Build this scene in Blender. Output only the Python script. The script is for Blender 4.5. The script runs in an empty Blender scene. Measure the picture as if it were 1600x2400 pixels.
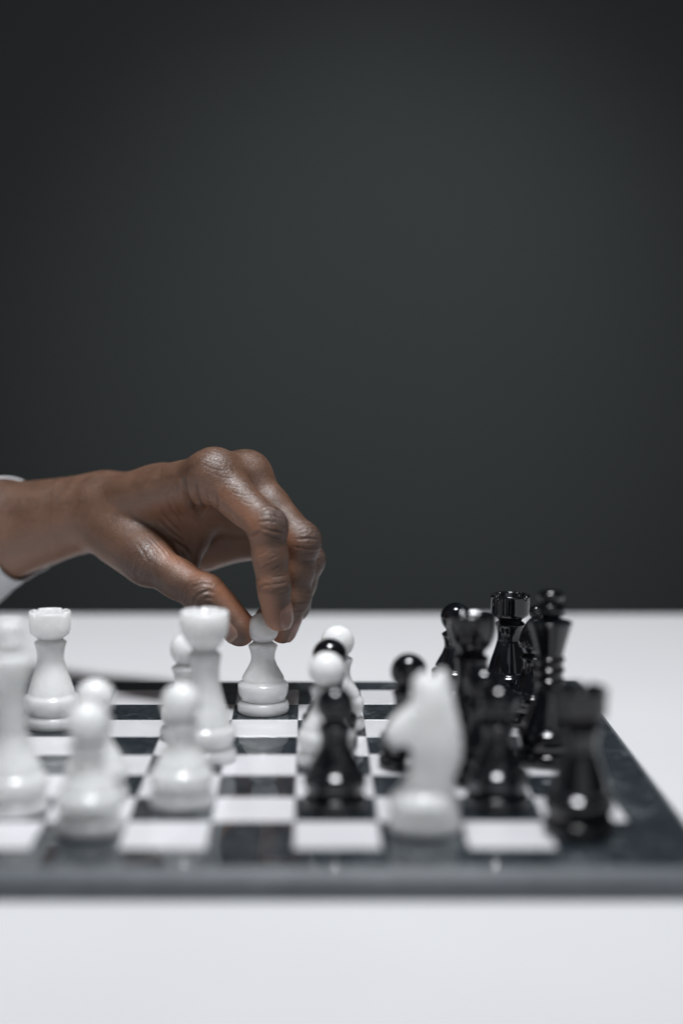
import bpy, bmesh, math, random
import numpy as np
from mathutils import Vector

random.seed(7)
rng = np.random.default_rng(7)
SC = bpy.context.scene
COL = SC.collection

# ------------------------------------------------------------------ camera
S = 0.033            # side of one board square (m)
T = 0.0115           # thickness of the chessboard
cam_d = bpy.data.cameras.new('camera')
cam = bpy.data.objects.new('camera', cam_d)
COL.objects.link(cam)
cam.location = (0.194 * S, -21.39 * S, T + 5.83 * S)
cam.rotation_euler = (math.radians(90 - 6.485), 0, 0)
cam_d.sensor_fit = 'VERTICAL'
cam_d.sensor_height = 36.0
cam_d.sensor_width = 24.0
cam_d.lens = 55.42
cam_d.shift_x = 0.030
cam_d.clip_start = 0.01
cam_d.clip_end = 50
cam_d.dof.use_dof = True
cam_d.dof.focus_distance = 0.802
cam_d.dof.aperture_fstop = 2.3
cam_d.dof.aperture_blades = 0
SC.camera = cam

# ------------------------------------------------------------------ world, light, exposure
world = bpy.data.worlds.new('World')
SC.world = world
world.use_nodes = True
world.node_tree.nodes['Background'].inputs['Color'].default_value = (0.90, 0.95, 1.0, 1)
world.node_tree.nodes['Background'].inputs['Strength'].default_value = 0.055

key_d = bpy.data.lights.new('overhead_softbox', 'AREA')
key_d.shape = 'DISK'
key_d.size = 0.38
key_d.energy = 15.6
key_d.spread = math.radians(150)
key_d.color = (0.955, 0.972, 1.0)
key = bpy.data.objects.new('overhead_softbox', key_d)
COL.objects.link(key)
key.location = (0.03, -0.20, 1.32)
key.rotation_euler = (math.radians(23), 0, 0)

# a large, weak softbox behind the camera: the dim bluish sheen on the fronts of the black pieces
fill_d = bpy.data.lights.new('front_softbox', 'AREA')
fill_d.shape = 'RECTANGLE'
fill_d.size = 2.2
fill_d.size_y = 1.5
fill_d.energy = 5.0
fill_d.color = (0.94, 0.97, 1.0)
fill = bpy.data.objects.new('front_softbox', fill_d)
COL.objects.link(fill)
fill.location = (0.35, -2.1, 1.0)
fill.rotation_euler = (Vector((0, 0.05, 0.05)) - Vector(fill.location)).to_track_quat('-Z', 'Y').to_euler()

# added out-of-frame spot, brightens the middle of the backdrop behind the hand
back_d = bpy.data.lights.new('backdrop_fill_spot', 'SPOT')
back_d.energy = 36.0
back_d.spot_size = math.radians(57)
back_d.spot_blend = 1.0
back_d.shadow_soft_size = 0.08
back_d.color = (0.93, 0.985, 1.0)
back = bpy.data.objects.new('backdrop_fill_spot', back_d)
COL.objects.link(back)
back.location = (0.20, 0.50, 0.80)
back.rotation_euler = (Vector((0.13, 1.75, 0.14)) - Vector(back.location)).to_track_quat('-Z', 'Y').to_euler()

SC.view_settings.view_transform = 'Standard'
SC.view_settings.look = 'None'
SC.view_settings.exposure = 0
SC.view_settings.gamma = 1
SC.render.engine = 'CYCLES'
SC.cycles.use_denoising = True
try:
    SC.cycles.denoiser = 'OPENIMAGEDENOISE'
except Exception:
    pass
SC.cycles.max_bounces = 10
SC.cycles.diffuse_bounces = 5
SC.cycles.glossy_bounces = 5
SC.cycles.caustics_reflective = False
SC.cycles.caustics_refractive = False
SC.cycles.sample_clamp_indirect = 4.0

# ------------------------------------------------------------------ helpers
def tag(o, label=None, cat=None, group=None, kind=None):
    if label: o['label'] = label
    if cat: o['category'] = cat
    if group: o['group'] = group
    if kind: o['kind'] = kind
    return o

def empty(name, loc=(0, 0, 0), rz=0.0):
    o = bpy.data.objects.new(name, None)
    o.empty_display_size = 0.01
    o.location = loc
    o.rotation_euler = (0, 0, rz)
    COL.objects.link(o)
    return o

def link(name, me, mat, parent=None, smooth=True):
    o = bpy.data.objects.new(name, me)
    COL.objects.link(o)
    if mat is not None and not me.materials:
        me.materials.append(mat)
    if smooth:
        me.polygons.foreach_set('use_smooth', np.ones(len(me.polygons), bool))
    o.parent = parent
    return o

def mesh_from(name, verts, faces):
    me = bpy.data.meshes.new(name)
    me.from_pydata([tuple(v) for v in verts], [], [tuple(f) for f in faces])
    me.update()
    return me

class NT:
    """small node-tree builder"""
    def __init__(self, name):
        self.m = bpy.data.materials.new(name)
        self.m.use_nodes = True
        self.t = self.m.node_tree
        self.b = self.t.nodes['Principled BSDF']
    def n(self, typ, **kw):
        nd = self.t.nodes.new(typ)
        for k, v in kw.items():
            if hasattr(nd, k):
                setattr(nd, k, v)
        return nd
    def l(self, a, b):
        self.t.links.new(a, b)
    def set(self, **kw):
        for k, v in kw.items():
            self.b.inputs[k.replace('_', ' ')].default_value = v
    def math(self, op, a, b=None, clamp=False):
        nd = self.t.nodes.new('ShaderNodeMath')
        nd.operation = op
        nd.use_clamp = clamp
        for i, v in enumerate((a, b)):
            if v is None: continue
            if isinstance(v, (int, float)): nd.inputs[i].default_value = v
            else: self.l(v, nd.inputs[i])
        return nd.outputs[0]
    def mix(self, fac, a, b, blend='MIX'):
        nd = self.t.nodes.new('ShaderNodeMix')
        nd.data_type = 'RGBA'
        nd.blend_type = blend
        for sock, v in ((nd.inputs[0], fac), (nd.inputs[6], a), (nd.inputs[7], b)):
            if isinstance(v, (int, float)): sock.default_value = v
            elif isinstance(v, tuple): sock.default_value = (v + (1,))[:4]
            else: self.l(v, sock)
        return nd.outputs[2]
    def ramp(self, fac, stops):
        nd = self.t.nodes.new('ShaderNodeValToRGB')
        cr = nd.color_ramp
        while len(cr.elements) < len(stops): cr.elements.new(0.5)
        for e, (p, c) in zip(cr.elements, stops):
            e.position = p
            e.color = (c, c, c, 1) if isinstance(c, (int, float)) else (c + (1,))[:4]
        self.l(fac, nd.inputs[0])
        return nd.outputs[0]
    def coords(self, random_offset=0.0, kind='Object'):
        tc = self.n('ShaderNodeTexCoord')
        out = tc.outputs[kind]
        if random_offset:
            oi = self.n('ShaderNodeObjectInfo')
            v = self.n('ShaderNodeVectorMath', operation='SCALE')
            cx = self.n('ShaderNodeCombineXYZ')
            self.l(oi.outputs['Random'], cx.inputs[0])
            self.l(self.math('MULTIPLY', oi.outputs['Random'], 3.7), cx.inputs[1])
            self.l(cx.outputs[0], v.inputs[0])
            v.inputs['Scale'].default_value = random_offset
            a = self.n('ShaderNodeVectorMath', operation='ADD')
            self.l(out, a.inputs[0]); self.l(v.outputs[0], a.inputs[1])
            out = a.outputs[0]
        return out
    def noise(self, co, scale, detail=4, rough=0.5, dist=0.0):
        nd = self.n('ShaderNodeTexNoise')
        nd.inputs['Scale'].default_value = scale
        nd.inputs['Detail'].default_value = detail
        nd.inputs['Roughness'].default_value = rough
        nd.inputs['Distortion'].default_value = dist
        self.l(co, nd.inputs['Vector'])
        return nd.outputs['Fac']
    def bump(self, h, strength, dist, prev=None):
        nd = self.n('ShaderNodeBump')
        nd.inputs['Strength'].default_value = strength
        nd.inputs['Distance'].default_value = dist
        self.l(h, nd.inputs['Height'])
        if prev is not None: self.l(prev, nd.inputs['Normal'])
        return nd.outputs[0]

# ------------------------------------------------------------------ materials
def mat_white_onyx():
    m = NT('white_onyx')
    co = m.coords(2.0)
    cloud = m.noise(co, 75, 5, 0.6, 0.8)
    band = m.noise(co, 130, 4, 0.6, 1.5)
    c = m.mix(m.ramp(cloud, [(0.35, 0.0), (0.68, 1.0)]), (0.77, 0.775, 0.765), (0.94, 0.94, 0.925))
    c = m.mix(m.math('MULTIPLY', m.ramp(band, [(0.55, 0.0), (0.75, 1.0)]), 0.35), c, (0.80, 0.80, 0.77))
    m.l(c, m.b.inputs['Base Color'])
    m.set(Roughness=0.16, IOR=1.5)
    m.b.inputs['Subsurface Weight'].default_value = 1.0
    m.b.inputs['Subsurface Radius'].default_value = (1.0, 1.0, 0.95)
    m.b.inputs['Subsurface Scale'].default_value = 0.014
    m.l(m.ramp(cloud, [(0.2, 0.12), (0.8, 0.2)]), m.b.inputs['Roughness'])
    return m.m

def mat_black_onyx():
    m = NT('black_onyx')
    co = m.coords(2.0)
    cl = m.noise(co, 60, 5, 0.6, 0.8)
    c = m.mix(m.ramp(cl, [(0.5, 0.0), (0.8, 1.0)]), (0.0028, 0.0034, 0.0045), (0.016, 0.020, 0.024))
    m.l(c, m.b.inputs['Base Color'])
    m.set(Roughness=0.07, IOR=1.62)
    m.l(m.ramp(cl, [(0.2, 0.05), (0.8, 0.11)]), m.b.inputs['Roughness'])
    return m.m

def mat_dark_square(name='dark_marble', lo=(0.0085, 0.012, 0.0155), hi=(0.036, 0.046, 0.054)):
    m = NT(name)
    co = m.coords(3.0)
    mott = m.noise(co, 260, 6, 0.65, 1.2)
    big = m.noise(co, 45, 4, 0.55, 0.5)
    v = m.n('ShaderNodeTexVoronoi', feature='DISTANCE_TO_EDGE')
    v.inputs['Scale'].default_value = 75
    wob = m.n('ShaderNodeVectorMath', operation='ADD')
    nz = m.n('ShaderNodeTexNoise'); nz.inputs['Scale'].default_value = 90; nz.inputs['Detail'].default_value = 4
    m.l(co, nz.inputs['Vector'])
    sc = m.n('ShaderNodeVectorMath', operation='SCALE'); sc.inputs['Scale'].default_value = 0.02
    m.l(nz.outputs['Color'], sc.inputs[0]); m.l(co, wob.inputs[0]); m.l(sc.outputs[0], wob.inputs[1])
    m.l(wob.outputs[0], v.inputs['Vector'])
    vein = m.ramp(v.outputs['Distance'], [(0.0, 1.0), (0.05, 0.0)])
    c = m.mix(m.ramp(mott, [(0.35, 0.0), (0.7, 1.0)]), lo, hi)
    c = m.mix(m.math('MULTIPLY', m.ramp(big, [(0.55, 0.0), (0.75, 1.0)]), 0.75), c, (0.085, 0.102, 0.110))
    c = m.mix(m.math('MULTIPLY', m.math('MULTIPLY', vein, m.ramp(big, [(0.40, 0.0), (0.60, 1.0)])), 0.9), c, (0.15, 0.165, 0.175))
    m.l(c, m.b.inputs['Base Color'])
    m.set(Roughness=0.07, IOR=1.5)
    m.l(m.ramp(mott, [(0.3, 0.03), (0.8, 0.075)]), m.b.inputs['Roughness'])
    m.l(m.bump(mott, 0.08, 0.00003), m.b.inputs['Normal'])
    return m.m

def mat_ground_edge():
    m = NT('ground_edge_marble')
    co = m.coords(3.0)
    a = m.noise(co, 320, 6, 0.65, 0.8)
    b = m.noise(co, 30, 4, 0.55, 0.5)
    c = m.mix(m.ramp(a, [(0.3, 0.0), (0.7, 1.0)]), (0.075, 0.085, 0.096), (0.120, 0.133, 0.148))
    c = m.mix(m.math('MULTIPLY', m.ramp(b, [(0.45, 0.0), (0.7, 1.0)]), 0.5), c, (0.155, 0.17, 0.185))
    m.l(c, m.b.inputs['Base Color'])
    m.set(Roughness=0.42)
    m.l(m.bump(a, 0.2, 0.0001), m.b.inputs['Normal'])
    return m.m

def mat_white_square():
    m = NT('white_marble')
    co = m.coords(3.0)
    cl = m.noise(co, 50, 5, 0.6, 0.6)
    c = m.mix(m.ramp(cl, [(0.35, 0.0), (0.7, 1.0)]), (0.68, 0.68, 0.705), (0.75, 0.75, 0.77))
    m.l(c, m.b.inputs['Base Color'])
    m.set(Roughness=0.12, IOR=1.48)
    m.b.inputs['Subsurface Weight'].default_value = 0.35
    m.b.inputs['Subsurface Radius'].default_value = (1, 1, 1)
    m.b.inputs['Subsurface Scale'].default_value = 0.002
    return m.m

def mat_table():
    m = NT('white_lacquer')
    co = m.coords()
    cl = m.noise(co, 6, 3, 0.5)
    fine = m.noise(co, 900, 3, 0.6)
    c = m.mix(m.ramp(cl, [(0.3, 0.0), (0.7, 1.0)]), (0.665, 0.667, 0.678), (0.695, 0.697, 0.705))
    m.l(c, m.b.inputs['Base Color'])
    m.set(Roughness=0.55)
    m.b.inputs['Specular IOR Level'].default_value = 0.3
    m.l(m.bump(fine, 0.06, 0.0002), m.b.inputs['Normal'])
    return m.m

def mat_wall():
    m = NT('charcoal_wall')
    co = m.coords()
    cl = m.noise(co, 1.6, 3, 0.5)
    fine = m.noise(co, 420, 4, 0.7)
    c = m.mix(m.ramp(cl, [(0.3, 0.0), (0.7, 1.0)]), (0.040, 0.0435, 0.0440), (0.0435, 0.047, 0.047))
    m.l(c, m.b.inputs['Base Color'])
    m.set(Roughness=0.85)
    m.b.inputs['Specular IOR Level'].default_value = 0.15
    m.l(m.bump(fine, 0.1, 0.0006), m.b.inputs['Normal'])
    return m.m

def mat_skin():
    m = NT('deep_brown_skin')
    co = m.coords()
    at = lambda nm: m.n('ShaderNodeAttribute', attribute_name=nm).outputs['Fac']
    palmar, knuck, warm, along, crs = at('palmar'), at('knuckle'), at('warm'), at('along'), at('crease')
    mott = m.noise(co, 70, 6, 0.65, 0.6)
    speck = m.noise(co, 900, 3, 0.6)
    c = m.mix(m.ramp(mott, [(0.3, 0.0), (0.72, 1.0)]), (0.085, 0.042, 0.025), (0.160, 0.082, 0.050))
    c = m.mix(m.math('MULTIPLY', palmar, 0.90, True), c, (0.46, 0.235, 0.145))
    c = m.mix(m.math('MULTIPLY', warm, 0.7, True), c, (0.52, 0.205, 0.105))
    c = m.mix(m.math('MULTIPLY', knuck, 0.62, True), c, (0.062, 0.033, 0.025))
    c = m.mix(m.math('MULTIPLY', m.ramp(speck, [(0.5, 0.0), (0.8, 1.0)]), 0.25), c, (0.21, 0.125, 0.09))
    # fine skin net
    vo = m.n('ShaderNodeTexVoronoi', feature='DISTANCE_TO_EDGE')
    vo.inputs['Scale'].default_value = 780
    wv = m.n('ShaderNodeVectorMath', operation='ADD')
    nz = m.n('ShaderNodeTexNoise'); nz.inputs['Scale'].default_value = 300; nz.inputs['Detail'].default_value = 3
    m.l(co, nz.inputs['Vector'])
    sc = m.n('ShaderNodeVectorMath', operation='SCALE'); sc.inputs['Scale'].default_value = 0.004
    m.l(nz.outputs['Color'], sc.inputs[0]); m.l(co, wv.inputs[0]); m.l(sc.outputs[0], wv.inputs[1])
    m.l(wv.outputs[0], vo.inputs['Vector'])
    net = m.ramp(vo.outputs['Distance'], [(0.0, 0.0), (0.16, 1.0)])
    vo2 = m.n('ShaderNodeTexVoronoi', feature='DISTANCE_TO_EDGE')
    vo2.inputs['Scale'].default_value = 520
    m.l(wv.outputs[0], vo2.inputs['Vector'])
    net2 = m.ramp(vo2.outputs['Distance'], [(0.0, 0.0), (0.10, 1.0)])
    # transverse folds over the joints, running round the finger
    fold_n = m.noise(co, 190, 3, 0.6)
    ph = m.math('ADD', m.math('MULTIPLY', along, 2400.0), m.math('MULTIPLY', fold_n, 11.0))
    fold = m.math('POWER', m.math('ADD', m.math('MULTIPLY', m.math('SINE', ph), 0.5), 0.5), 0.45)
    foldk = m.math('ADD', m.math('MULTIPLY', m.math('SUBTRACT', fold, 1.0), knuck), 1.0)
    crease = m.math('MULTIPLY', m.math('SUBTRACT', 1.0, fold), knuck)
    c = m.mix(m.math('MULTIPLY', crease, 0.75, True), c, (0.030, 0.016, 0.012))
    c = m.mix(m.math('MULTIPLY', m.math('SUBTRACT', 1.0, net2), 0.14), c, (0.05, 0.026, 0.018))
    c = m.mix(m.math('MULTIPLY', crs, 0.55, True), c, (0.050, 0.022, 0.014))
    m.l(c, m.b.inputs['Base Color'])
    n1 = m.bump(net, 0.45, 0.00012)
    n2 = m.bump(net2, 0.38, 0.00017, n1)
    n3 = m.bump(foldk, 0.5, 0.0004, n2)
    m.l(n3, m.b.inputs['Normal'])
    m.l(m.math('ADD', m.ramp(mott, [(0.3, 0.40), (0.7, 0.51)]), m.math('MULTIPLY', m.math('SUBTRACT', speck, 0.5), 0.22)), m.b.inputs['Roughness'])
    m.b.inputs['Specular IOR Level'].default_value = 0.80
    m.b.inputs['Subsurface Weight'].default_value = 0.10
    m.b.inputs['Subsurface Radius'].default_value = (1.0, 0.40, 0.22)
    m.b.inputs['Subsurface Scale'].default_value = 0.0022
    return m.m

def mat_nail():
    m = NT('fingernail')
    co = m.coords()
    st = m.noise(co, 260, 3, 0.5)
    at = m.n('ShaderNodeAttribute', attribute_name='free_edge').outputs['Fac']
    c = m.mix(st, (0.25, 0.145, 0.115), (0.32, 0.19, 0.15))
    c = m.mix(at, c, (0.36, 0.27, 0.22))
    m.l(c, m.b.inputs['Base Color'])
    m.set(Roughness=0.28)
    m.b.inputs['Subsurface Weight'].default_value = 0.2
    m.b.inputs['Subsurface Scale'].default_value = 0.001
    return m.m

def mat_cloth():
    m = NT('white_cotton')
    co = m.coords()
    w = m.noise(co, 1500, 2, 0.5)
    f = m.noise(co, 60, 3, 0.5)
    c = m.mix(f, (0.70, 0.71, 0.74), (0.78, 0.785, 0.81))
    m.l(c, m.b.inputs['Base Color'])
    m.set(Roughness=0.9)
    m.b.inputs['Specular IOR Level'].default_value = 0.2
    m.l(m.bump(w, 0.25, 0.0003), m.b.inputs['Normal'])
    return m.m

WHITE, BLACK = mat_white_onyx(), mat_black_onyx()
DARK_SQ, LIGHT_SQ = mat_dark_square(), mat_white_square()
BORDER = mat_dark_square('dark_border_marble', (0.013, 0.0175, 0.022), (0.040, 0.050, 0.058))
EDGE = mat_ground_edge()
TABLE, WALL = mat_table(), mat_wall()
SKIN, NAIL, CLOTH = mat_skin(), mat_nail(), mat_cloth()

# ------------------------------------------------------------------ setting: wall and table
def box_mesh(name, x0, x1, y0, y1, z0, z1, bev=0.0, seg=2):
    bm = bmesh.new()
    vs = [bm.verts.new((x, y, z)) for z in (z0, z1) for y in (y0, y1) for x in (x0, x1)]
    for f in ((0, 2, 3, 1), (4, 5, 7, 6), (0, 1, 5, 4), (2, 6, 7, 3), (0, 4, 6, 2), (1, 3, 7, 5)):
        bm.faces.new([vs[i] for i in f])
    if bev:
        bmesh.ops.bevel(bm, geom=list(bm.edges), offset=bev, segments=seg, profile=0.5, affect='EDGES')
    me = bpy.data.meshes.new(name)
    bm.to_mesh(me); bm.free()
    return me

wall = link('wall', box_mesh('wall', -3.2, 3.2, 1.75, 1.85, -1.0, 2.6), WALL, smooth=False)
tag(wall, kind='structure')
TAB_FAR = 0.430
table = link('table', box_mesh('table', -1.0, 1.0, -0.95, TAB_FAR, -0.03, 0.0, 0.0025, 3), TABLE, smooth=False)
tag(table, 'plain matte white tabletop carrying the marble chessboard', 'table')

# ------------------------------------------------------------------ chessboard
board = empty('chessboard')
tag(board, 'black and white marble chessboard with a wide dark border', 'chessboard')
GAP = 0.00006
sq_me = {}
for k, mt in (('d', DARK_SQ), ('l', LIGHT_SQ)):
    me = box_mesh('board_square', -S / 2 + GAP, S / 2 - GAP, -S / 2 + GAP, S / 2 - GAP, 0.0003, T, 0.00012, 1)
    me.materials.append(mt)
    sq_me[k] = me
for r in range(1, 9):
    for j in range(8):
        o = bpy.data.objects.new('board_square', sq_me['d' if (r + j) % 2 == 0 else 'l'])
        COL.objects.link(o)
        o.location = ((j - 3.5) * S, (r - 4.5) * S, random.uniform(-0.00004, 0.00004))
        o.parent = board
BW = 0.76 * S
def border_mesh():
    q = [(0.0001, 0.0002), (0.0001, T), (BW - 0.0042, T), (BW - 0.0032, T - 0.0004), (BW - 0.0004, T - 0.0032), (BW, T - 0.0042),
         (BW, 0.0012), (BW - 0.001, 0.0002)]
    vs, fs = [], []
    n = len(q)
    for sgn in (-1, 1):
        for (d, z) in q:
            vs.append((sgn * (4 * S + d - 0.00005), -4 * S - d, z))
    for i in range(n):
        k = (i + 1) % n
        fs.append((i, i + n, k + n, k))
    fs.append(tuple(range(n))[::1]); fs.append(tuple(range(2 * n - 1, n - 1, -1)))
    me = mesh_from('border_strip', vs, fs)
    bm = bmesh.new(); bm.from_mesh(me); bmesh.ops.recalc_face_normals(bm, faces=bm.faces); bm.to_mesh(me); bm.free()
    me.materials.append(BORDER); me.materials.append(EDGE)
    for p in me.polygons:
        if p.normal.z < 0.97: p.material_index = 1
    return me
bme = border_mesh()
for i in range(4):
    o = bpy.data.objects.new('border_strip', bme)
    COL.objects.link(o)
    o.rotation_euler = (0, 0, i * math.pi / 2)
    o.parent = board

# ------------------------------------------------------------------ turned pieces
def dens(p, step=0.9):
    out = []
    for a, b in zip(p[:-1], p[1:]):
        n = max(1, int(math.hypot(b[0] - a[0], b[1] - a[1]) / step))
        for i in range(n):
            t = i / n
            out.append((a[0] + (b[0] - a[0]) * t, a[1] + (b[1] - a[1]) * t))
    out.append(p[-1])
    return out

def chaikin(p, it=2):
    for _ in range(it):
        q = [p[0]]
        for a, b in zip(p[:-1], p[1:]):
            q.append((a[0] * .75 + b[0] * .25, a[1] * .75 + b[1] * .25))
            q.append((a[0] * .25 + b[0] * .75, a[1] * .25 + b[1] * .75))
        q.append(p[-1])
        p = q
    return p

def spline(p, n=6):
    """Catmull-Rom through the points (r, h)"""
    P = [p[0]] + list(p) + [p[-1]]
    out = []
    for i in range(1, len(P) - 2):
        p0, p1, p2, p3 = P[i - 1:i + 3]
        for k in range(n):
            t = k / n
            out.append(tuple(0.5 * (2 * p1[d] + (p2[d] - p0[d]) * t + (2 * p0[d] - 5 * p1[d] + 4 * p2[d] - p3[d]) * t * t
                                    + (3 * p1[d] - p0[d] - 3 * p2[d] + p3[d]) * t ** 3) for d in (0, 1)))
    out.append(p[-1])
    return out

def lathe(name, prof, mat, seg=72, notch=None):
    """prof in mm (r, h), closed on the axis at both ends; notch(theta, r, h) returns a height drop"""
    prof = chaikin(dens(prof), 1)
    vs, fs, rings = [], [], []
    for (r, h) in prof:
        if r < 1e-4:
            rings.append([len(vs)]); vs.append((0, 0, h / 1000.0)); continue
        ring = []
        for i in range(seg):
            a = 2 * math.pi * i / seg
            hh = h - (notch(a, r, h) if notch else 0)
            ring.append(len(vs)); vs.append((r * math.cos(a) / 1000, r * math.sin(a) / 1000, hh / 1000))
        rings.append(ring)
    for A, B in zip(rings[:-1], rings[1:]):
        if len(A) == 1 and len(B) == 1: continue
        for i in range(seg):
            k = (i + 1) % seg
            if len(A) == 1: fs.append((A[0], B[k], B[i]))
            elif len(B) == 1: fs.append((A[i], A[k], B[0]))
            else: fs.append((A[i], A[k], B[k], B[i]))
    me = mesh_from(name, vs, fs)
    me.polygons.foreach_set('use_smooth', np.ones(len(me.polygons), bool))
    me.materials.append(mat)
    return me

def base_prof(R, k=1.0):
    return [(0, 0.1), (R - 1.2, 0.1), (R - .35, 0.55), (R - .05, 1.6), (R, 3.4), (R - .1, 4.6), (R - .7, 5.7), (R - 2.1, 6.4), (R - 2.6, 6.6), (0, 6.6)]

def bulge(R):       # belly above the base disc, ends at the sharp shoulder
    return [(0, 6.2)] + spline([(R - 2.3, 6.3), (R - 1.4, 8.2), (R - .55, 10.4), (R - .30, 13.0), (R - .55, 14.9)], 5) + [(R - 1.3, 15.7), (R - 2.55, 16.5)]

def piece_parts(kind, mat):
    """[(part name, mesh)] for one kind of chess piece"""
    P = []
    if kind == 'pawn':
        P.append(('base', lathe('pawn_base', base_prof(13.2), mat)))
        body = bulge(13.2) + spline([(10.65, 17.0), (10.55, 18.2), (8.75, 21.5), (7.1, 24.5), (6.15, 27.5), (6.25, 30.3), (6.95, 33.0), (7.45, 34.2)], 5) + [(7.2, 34.8), (5.6, 35.8), (5.2, 36.3), (0, 36.3)]
        P.append(('body', lathe('pawn_body', body, mat)))
        head = [(0, 35.6), (5.5, 35.7)]
        c, r = 43.25, 8.08
        a0 = math.asin((36.7 - c) / r)
        head += [(r * math.cos(a0 + (math.pi / 2 - a0) * i / 22), c + r * math.sin(a0 + (math.pi / 2 - a0) * i / 22)) for i in range(22)] + [(0, c + r)]
        P.append(('head', lathe('pawn_head', head, mat)))
    elif kind == 'rook':
        P.append(('base', lathe('rook_base', base_prof(13.8), mat)))
        body = bulge(13.8) + spline([(11.2, 17.0), (11.0, 18.4), (9.6, 23.0), (7.9, 28.0), (6.7, 32.5), (6.6, 36.5), (7.3, 40.0), (7.9, 41.6)], 5) + [(7.7, 42.2), (5.8, 43.6), (5.4, 44.2), (0, 44.2)]
        P.append(('body', lathe('rook_body', body, mat)))
        hd = [(0, 43.4), (5.6, 43.6), (7.6, 45.0), (9.5, 46.4), (9.9, 47.4), (10.05, 52.0), (10.2, 56.6), (9.9, 57.5), (8.2, 57.5), (7.6, 56.8), (6.9, 53.4), (0, 53.0)]
        def cren(a, r, h):
            if h < 50: return 0
            d = abs(((a - math.radians(70)) % (math.pi / 2)) - math.pi / 4) * 9.0
            w = max(0.0, 1 - d / 1.5)
            return 1.9 * w * min(1.0, max(0.0, (h - 51.5) / 5.0)) * (1 if r > 7.2 else 0)
        P.append(('turret', lathe('rook_turret', hd, mat, 128, cren)))
    elif kind == 'bishop':
        P.append(('base', lathe('bishop_base', base_prof(13.5), mat)))
        body = bulge(13.5) + spline([(10.9, 17.0), (10.7, 18.2), (8.8, 21.5), (6.9, 25.5), (6.1, 29.0), (6.4, 31.5), (7.2, 33.5)], 5) + [(7.0, 34.1), (5.6, 35.2), (5.2, 35.8), (0, 35.8)]
        P.append(('body', lathe('bishop_body', body, mat)))
        hd = [(0, 35.1), (5.4, 35.2)] + spline([(6.6, 36.6), (8.1, 39.6), (8.2, 42.0), (7.0, 46.5), (4.9, 50.5), (2.6, 53.2)], 5) + [(2.0, 53.6), (0, 53.6)]
        P.append(('mitre', lathe('bishop_mitre', hd, mat)))
        c, r = 56.2, 3.5
        P.append(('finial', lathe('bishop_finial', [(0, 53.0), (1.6, 53.05)] + [(r * math.cos(-1.05 + 2.62 * i / 14), c + r * math.sin(-1.05 + 2.62 * i / 14)) for i in range(14)] + [(0, c + r)], mat, 48)))
    elif kind == 'queen':
        P.append(('base', lathe('queen_base', base_prof(14.0), mat)))
        body = bulge(14.0) + spline([(11.4, 17.0), (11.3, 18.6), (9.9, 23.5), (8.3, 29.0), (7.0, 35.0), (6.55, 40.0), (6.9, 44.5), (7.5, 48.2)], 5) + [(7.2, 48.9), (5.4, 50.2), (5.0, 50.7), (0, 50.7)]
        P.append(('body', lathe('queen_body', body, mat)))
        hd = [(0, 50.0), (5.2, 50.1)] + spline([(5.8, 51.6), (7.6, 53.6), (9.5, 56.6), (10.5, 60.2), (10.85, 64.0), (10.8, 67.6)], 5) + [(10.2, 68.7), (9.0, 68.4), (7.4, 66.6), (4.0, 65.6), (0, 65.4)]
        def cren(a, r, h):
            if h < 62 or r < 7.0: return 0
            d = abs(((a - 0.2) % (math.pi / 3)) - math.pi / 6) * 10.0
            return 0.8 * max(0.0, 1 - d / 1.4) * min(1.0, max(0.0, (h - 63.0) / 5.0))
        P.append(('crown', lathe('queen_crown', hd, mat, 128, cren)))
    elif kind == 'king':
        P.append(('base', lathe('king_base', base_prof(14.2), mat)))
        body = bulge(14.2) + spline([(11.6, 17.0), (11.4, 18.6), (9.7, 23.0), (7.6, 28.5), (6.2, 33.0), (5.8, 36.0)], 5)
        for h in (37.6, 42.4, 47.2):
            body += [(6.1, h - 1.1), (6.8, h - .5), (6.8, h + .5), (6.1, h + 1.1), (5.7, h + 1.6)]
        body += spline([(5.9, 49.4), (6.9, 53.5), (8.4, 59.0), (9.8, 63.8)], 5) + [(9.7, 64.4), (5.0, 66.0), (4.4, 66.4), (0, 66.4)]
        P.append(('body', lathe('king_body', body, mat)))
        fin = [(0, 65.6), (4.2, 65.7)] + spline([(4.6, 67.0), (6.3, 68.6), (6.5, 70.4), (5.6, 72.2)], 4) + [(3.9, 73.2)] + spline([(5.0, 74.0), (5.7, 75.2), (5.6, 77.0), (4.4, 78.3), (2.4, 78.7)], 4) + [(0, 78.8)]
        P.append(('finial', lathe('king_finial', fin, mat, 56)))
    elif kind == 'knight':
        b = [(0, .1), (13.2, .1), (14.0, .6), (14.3, 2.2), (14.25, 4.6), (13.7, 5.6), (12.9, 6.2), (13.5, 7.2), (13.9, 9.4), (13.6, 12.0), (12.8, 14.2), (11.2, 15.8), (9.4, 16.4), (0, 16.6)]
        P.append(('base', lathe('knight_base', b, mat)))
        P.append(('horse_head', horse_mesh(mat)))
    return P

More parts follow.
